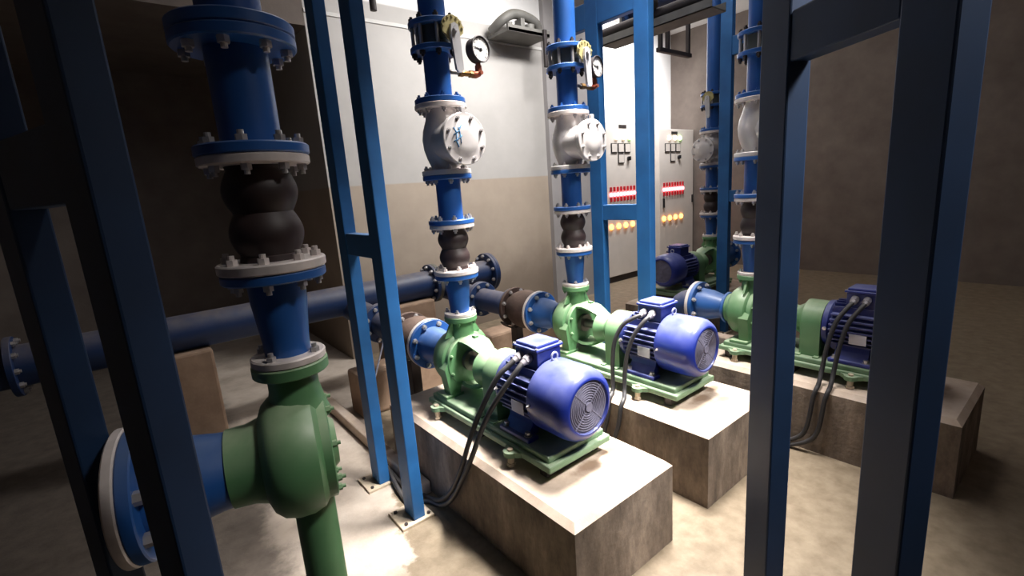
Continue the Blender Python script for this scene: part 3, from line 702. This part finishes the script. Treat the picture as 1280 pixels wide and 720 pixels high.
b = MB(); b.lathe(c0, sd, [(0.15, 0.0), (0.15, 0.084), (0.11, 0.086), (0.085, 0.094), (0.075, 0.118), (0.058, 0.134), (0.03, 0.142), (0.0, 0.142), (-0.024, 0.134), (-0.036, 0.118), (-0.04, 0.10), (-0.04, 0)], 44)
b.lathe((DL[0], DL[1], zt-0.133), (0, 0, 1), [(0, 0.07), (0.03, 0.060), (0.07, 0.052), (0.118, 0.052)], 28)
b.build('casing', M['green'], t); f = flange(t, zt-0.026, zt, 0.078, M['green'], DL, 'outlet_flange')
cv = MB().lathe(c0, -sd, [(0.03, 0), (0.03, 0.120), (0.052, 0.120), (0.055, 0.115), (0.055, 0.06), (0.068, 0.05), (0.068, 0)], 36).build('end_cover', M['green'], t)
bolts(cv, c0-sd*0.055, -sd, 0.105, 8, 0.008, 0.009, 0.5, m=M['green'])
b = MB().cyl((DL[0], DL[1], 0.015), (DL[0], DL[1], cz-0.12), 0.045); b.cyl((DL[0], DL[1], 0), (DL[0], DL[1], 0.018), 0.09); b.build('pedestal', M['green'], t)
t = thing('suction_reducer', 'blue reducer with big bolted flange on the dim green pump casing', 'pipe', (DL[0], DL[1], cz-0.14))
MB().lathe(c0, sd, [(0.15, 0.08), (0.17, 0.082), (0.25, 0.096), (0.30, 0.098)], 36).build('cone', M['blue'], t)
f = MB().cyl(c0+sd*0.29, c0+sd*0.315, 0.135, n=44, bev=0.003).build('big_flange', M['blue'], t); bolts(f, c0+sd*0.29, -sd, 0.115, 8, 0.014, 0.014, 0.5)
f = MB().cyl(c0+sd*0.315, c0+sd*0.335, 0.137, n=44, bev=0.003).build('blind_flange', M['white_flange'], t)

# ================================================================== CABLES
def spline(pts, n=10):
    pts = [Vector(p) for p in pts]; out = []
    for i in range(len(pts)-1):
        p0 = pts[max(i-1, 0)]; p1 = pts[i]; p2 = pts[i+1]; p3 = pts[min(i+2, len(pts)-1)]
        for k in range(n):
            u = k/n
            out.append(0.5*((2*p1)+(p2-p0)*u+(2*p0-5*p1+4*p2-p3)*u*u+(3*p1-p0-3*p2+p3)*u**3))
    out.append(pts[-1]); return out
def cable(label, pts, r=0.0105, group='motor cables'):
    o = MB().tube(spline(pts), r, 12).build('power_cable', M['cable'], None, pts[-1]); tag(o, label, 'cable', group); return o
cable('black power cable leaving the nearest motor box, upper of its two', [(-0.098, -0.522, 0.748), (-0.125, -0.515, 0.728), (-0.165, -0.495, 0.69), (-0.205, -0.46, 0.60), (-0.235, -0.42, 0.50), (-0.262, -0.39, 0.40), (-0.285, -0.35, 0.28), (-0.295, -0.27, 0.15), (-0.298, -0.16, 0.05), (-0.305, -0.05, 0.014), (-0.345, 0.10, 0.012), (-0.335, 0.30, 0.012)])
cable('black power cable leaving the nearest motor box, lower of its two', [(-0.098, -0.572, 0.748), (-0.130, -0.570, 0.722), (-0.175, -0.545, 0.66), (-0.215, -0.50, 0.57), (-0.245, -0.46, 0.47), (-0.270, -0.42, 0.36), (-0.290, -0.36, 0.24), (-0.298, -0.27, 0.11), (-0.300, -0.17, 0.03), (-0.318, -0.08, 0.013), (-0.390, 0.0, 0.012), (-0.345, 0.30, 0.036)])
cable('black power cable of the second motor, left of its two', [(0.700, -0.522, 0.748), (0.672, -0.500, 0.735), (0.640, -0.460, 0.70), (0.612, -0.432, 0.62), (0.600, -0.425, 0.52), (0.592, -0.43, 0.42), (0.575, -0.44, 0.365), (0.535, -0.45, 0.335), (0.515, -0.44, 0.2), (0.50, -0.38, 0.06), (0.49, -0.2, 0.012)])
cable('black power cable of the second motor, right of its two', [(0.700, -0.572, 0.748), (0.670, -0.565, 0.73), (0.635, -0.535, 0.67), (0.612, -0.51, 0.58), (0.600, -0.50, 0.48), (0.588, -0.505, 0.40), (0.565, -0.52, 0.362), (0.532, -0.525, 0.325), (0.515, -0.51, 0.2), (0.495, -0.45, 0.06), (0.47, -0.3, 0.012)])
for dy, l in ((0.0, 'left'), (-0.05, 'right')):
    cable('black power cable of the third motor, %s of its two' % l, [(D3[0]+x, D3[1]-0.522+y+dy, z) for x, y, z in ((-0.098, 0, 0.748), (-0.125, 0.012, 0.725), (-0.165, 0.042, 0.66), (-0.195, 0.062, 0.55), (-0.215, 0.072, 0.43), (-0.25, 0.072, 0.36), (-0.278, 0.082, 0.30), (-0.29, 0.112, 0.1), (-0.30, 0.222, 0.012))])

# ================================================================== CONTROL PANELS
def control_panel(label, x0, yf=2.35, h=2.165, w=0.80, hot=True):
    t = thing('control_panel', label, 'panel', (x0+w/2, yf+0.2, 0), 'electrical control panels')
    MB().box((x0, yf, 0.09), (x0+w, yf+0.42, h), 0.006).build('cabinet', M['panel'], t)
    MB().box((x0+0.02, yf+0.03, 0), (x0+w-0.02, yf+0.4, 0.09)).build('base', M['dark_steel'], t)
    MB().box((x0+0.31, yf-0.004, h-0.075), (x0+0.47, yf, h-0.035)).build('nameplate', M['dark_steel'], t)
    def y_(x, z, r, m, nm): MB().cyl((x, yf, z), (x, yf-0.022, z), r, n=18, bev=0.004).build(nm, M[m], t)
    y_(x0+0.25, 1.972, 0.030, 'lamp_warm', 'indicator_lamp'); y_(x0+0.40, 1.972, 0.030, 'lamp_warm', 'indicator_lamp'); y_(x0+0.53, 1.972, 0.032, 'lamp_green', 'indicator_lamp')
    for mx, mz in ((0.20, 1.83), (0.34, 1.83), (0.48, 1.83), (0.34, 1.69)):
        b = MB().box((x0+mx-0.062, yf-0.012, mz-0.062), (x0+mx+0.062, yf, mz+0.062), 0.003); fr = b.build('meter', M['black'], t)
        MB().box((x0+mx-0.052, yf-0.014, mz-0.052), (x0+mx+0.052, yf-0.011, mz+0.052)).build('meter_face', M['panel'], fr)
    MB().cyl((x0+0.50, yf, 1.69), (x0+0.50, yf-0.03, 1.69), 0.028, n=18).box((x0+0.492, yf-0.045, 1.665), (x0+0.508, yf-0.028, 1.715)).build('selector_knob', M['black'], t)
    for k in range(8):
        x = x0+0.105+0.072*k
        y_(x, 1.218, 0.026, 'lamp_red', 'warning_lamp')
        for z in (1.29, 1.155): MB().box((x-0.014, yf-0.02, z-0.03), (x+0.014, yf, z+0.03), 0.003).build('breaker_toggle', M['red_tag'], t)
    for k in range(4): y_(x0+0.10+0.155*k, 0.785, 0.036, 'lamp_amber', 'pilot_lamp')
    MB().box((x0+w-0.05, yf-0.02, 0.98), (x0+w-0.02, yf, 1.10), 0.004).build('door_handle', M['black'], t)
    return t
control_panel('cream control panel with red lamps seen through the blue frame', 3.875)
p2 = control_panel('cream control panel to the right of the frame post', 5.12, 2.36, 2.10, 0.92)
MB().box((5.20, 2.34, 0.95), (5.235, 2.36, 1.09), 0.004).build('door_handle', M['black'], p2)

# ================================================================== OVERHEAD BITS
# pipe bracket near the wall: angle bar with old fittings on it
t = thing('pipe_bracket', 'dusty grey bracket with old fittings high on the back wall', 'bracket', (1.98, 2.0, 2.9))
BX, BZ = 0.27, 0.12
def bp(x, y, z): return (x+BX, y, z+BZ)
MB().box(bp(1.70, 1.86, 2.74), bp(2.24, 2.2, 2.775), 0.003).box(bp(1.70, 1.86, 2.74), bp(2.24, 1.872, 2.80), 0.002).build('angle_bar', M['galv'], t)
b = MB(); b.tube(spline([bp(1.70, 2.12, 2.80), bp(1.74, 2.0, 2.87), bp(1.86, 1.97, 2.935), bp(2.02, 1.97, 2.935), bp(2.16, 1.98, 2.90), bp(2.22, 2.0, 2.83), bp(2.22, 2.0, 2.78)], 8), 0.045, 16); b.build('bent_conduit', M['galv'], t)
MB().cyl(bp(1.80, 1.96, 2.775), bp(1.80, 1.96, 2.85), 0.03).build('clamp', M['galv'], t)
MB().box(bp(1.90, 1.90, 2.775), bp(1.95, 2.0, 2.89), 0.004).build('clamp', M['galv'], t)
MB().cyl(bp(2.06, 1.96, 2.775), bp(2.06, 1.96, 2.86), 0.05).build('clamp', M['galv'], t)
MB().box(bp(2.135, 1.83, 2.45), bp(2.175, 1.86, 2.80), 0.004).build('hanger_strut', M['dark_steel'], t)
o = MB().cyl((0.31, 1.2, 2.57), (0.31, 1.2, 3.6), 0.022, n=14).build('hanging_rod', M['dark_steel'], None, (0.31, 1.2, 2.57)); tag(o, 'dark hanging rod near the ceiling, between left post and nearer riser', 'rod')
# conduit and tray along the right-hand frame
t = thing('cable_tray', 'grey overhead cable tray seen between the two right frame posts', 'cable tray', (1.9, 0.9, 2.40))
MB().box((1.82, -0.25, 2.385), (1.99, 0.62, 2.392)).box((1.82, -0.25, 2.385), (1.825, 0.62, 2.44)).box((1.985, -0.25, 2.385), (1.99, 0.62, 2.44)).build('tray', M['galv'], t)
for y in (0.0, 0.5): MB().cyl((1.905, y, 2.392), (1.905, y, 3.6), 0.008, n=8).build('hanger_rod', M['galv'], t)
o = MB().cyl((1.86, -0.22, 2.475), (1.86, 0.62, 2.475), 0.034, n=20).build('conduit', M['dark_steel'], None, (1.86, 0.95, 2.44)); tag(o, 'dark round conduit lying in the overhead cable tray', 'conduit')
o = MB().lathe((1.80, 0.17, 2.53), (0, 0, 1), [(-0.05, 0)]+[(-0.05*math.cos(PI*i/12), 0.05*math.sin(PI*i/12)) for i in range(1, 12)]+[(0.05, 0)], 20).cyl((1.80, 0.17, 2.53), (1.80, 0.17, 3.6), 0.012, n=10).build('ball_fitting', M['dark_steel'], None, (1.80, 0.17, 2.48)); tag(o, 'dark round fitting hanging above the conduit beside the frame post', 'fitting')
# trapeze hanger at top right
t = thing('trapeze_hanger', 'dark U shaped trapeze hanger at top right before the white wall', 'hanger', (2.55, 0.5, 2.38))
b = MB()
for x in (2.40, 2.50, 2.80): b.box((x-0.014, 0.486, 2.385), (x+0.014, 0.514, 3.6))
b.build('rod', M['dark_steel'], t)
MB().box((2.37, 0.48, 2.38), (2.83, 0.52, 2.412), 0.003).build('crossbar', M['dark_steel'], t)
t = thing('overhead_pipe', 'dark blue overhead pipe crossing the top right corner', 'pipe', (2.3, 0.4, 2.6))
MB().cyl((2.25, -0.4, 2.72), (2.25, 0.7, 2.72), 0.07, n=28).build('pipe', M['dark_blue'], t)
for y in (-0.2, 0.5): MB().cyl((2.25, y, 2.72), (2.25, y, 3.6), 0.01, n=10).build('hanger_rod', M['dark_steel'], t)
f = MB().cyl((2.25, 0.66, 2.72), (2.25, 0.70, 2.72), 0.12, n=32, bev=0.003).build('flange', M['dark_blue'], t)

# ================================================================== LIGHTS
def area(name, loc, target, sx, sy, power, col=(1, 1, 1), spread=180):
    l = bpy.data.lights.new(name, 'AREA'); l.shape = 'RECTANGLE'; l.size = sx; l.size_y = sy; l.energy = power; l.color = col; l.spread = math.radians(spread)
    o = bpy.data.objects.new(name, l); COL.objects.link(o); o.location = loc
    o.rotation_euler = (Vector(target)-Vector(loc)).to_track_quat('-Z', 'Y').to_euler(); return o
area('ceiling_tube_over_pumps', (0.8, -0.65, 3.5), (0.38, -0.3, 0.3), 0.9, 0.3, 42, (1.0, 0.96, 0.92), 52)
area('wall_wash_fill', (1.9, 0.5, 3.5), (1.5, 2.2, 1.5), 1.2, 0.25, 34, (1.0, 0.98, 0.96), 115)  # added wash to brighten the back wall, no known fixture
area('ceiling_tube_by_panels', (4.6, 1.7, 3.5), (4.6, 2.8, 2.3), 1.4, 0.25, 54, (1.0, 0.98, 0.98), 120)
area('fill_behind_camera', (0.9, -2.6, 3.5), (0.1, -0.6, 0.4), 1.2, 0.3, 15, (1.0, 0.96, 0.92), 46)  # weak fill added for faces turned to the camera
area('overhead_fill', (1.4, 0.2, 3.58), (1.4, 0.2, 0), 3.0, 2.0, 30, (1.0, 0.97, 0.95), 180)  # broad soft fill added to lift the shadows, not a fixture

w = bpy.data.worlds.new('world'); SC.world = w; w.use_nodes = True
w.node_tree.nodes['Background'].inputs[0].default_value = (0.05, 0.05, 0.055, 1); w.node_tree.nodes['Background'].inputs[1].default_value = 0.2

SC.view_settings.view_transform = 'Standard'
SC.view_settings.look = 'None'
SC.view_settings.gamma = 1.0
SC.view_settings.exposure = 0.40
SC.view_settings.use_curve_mapping = False
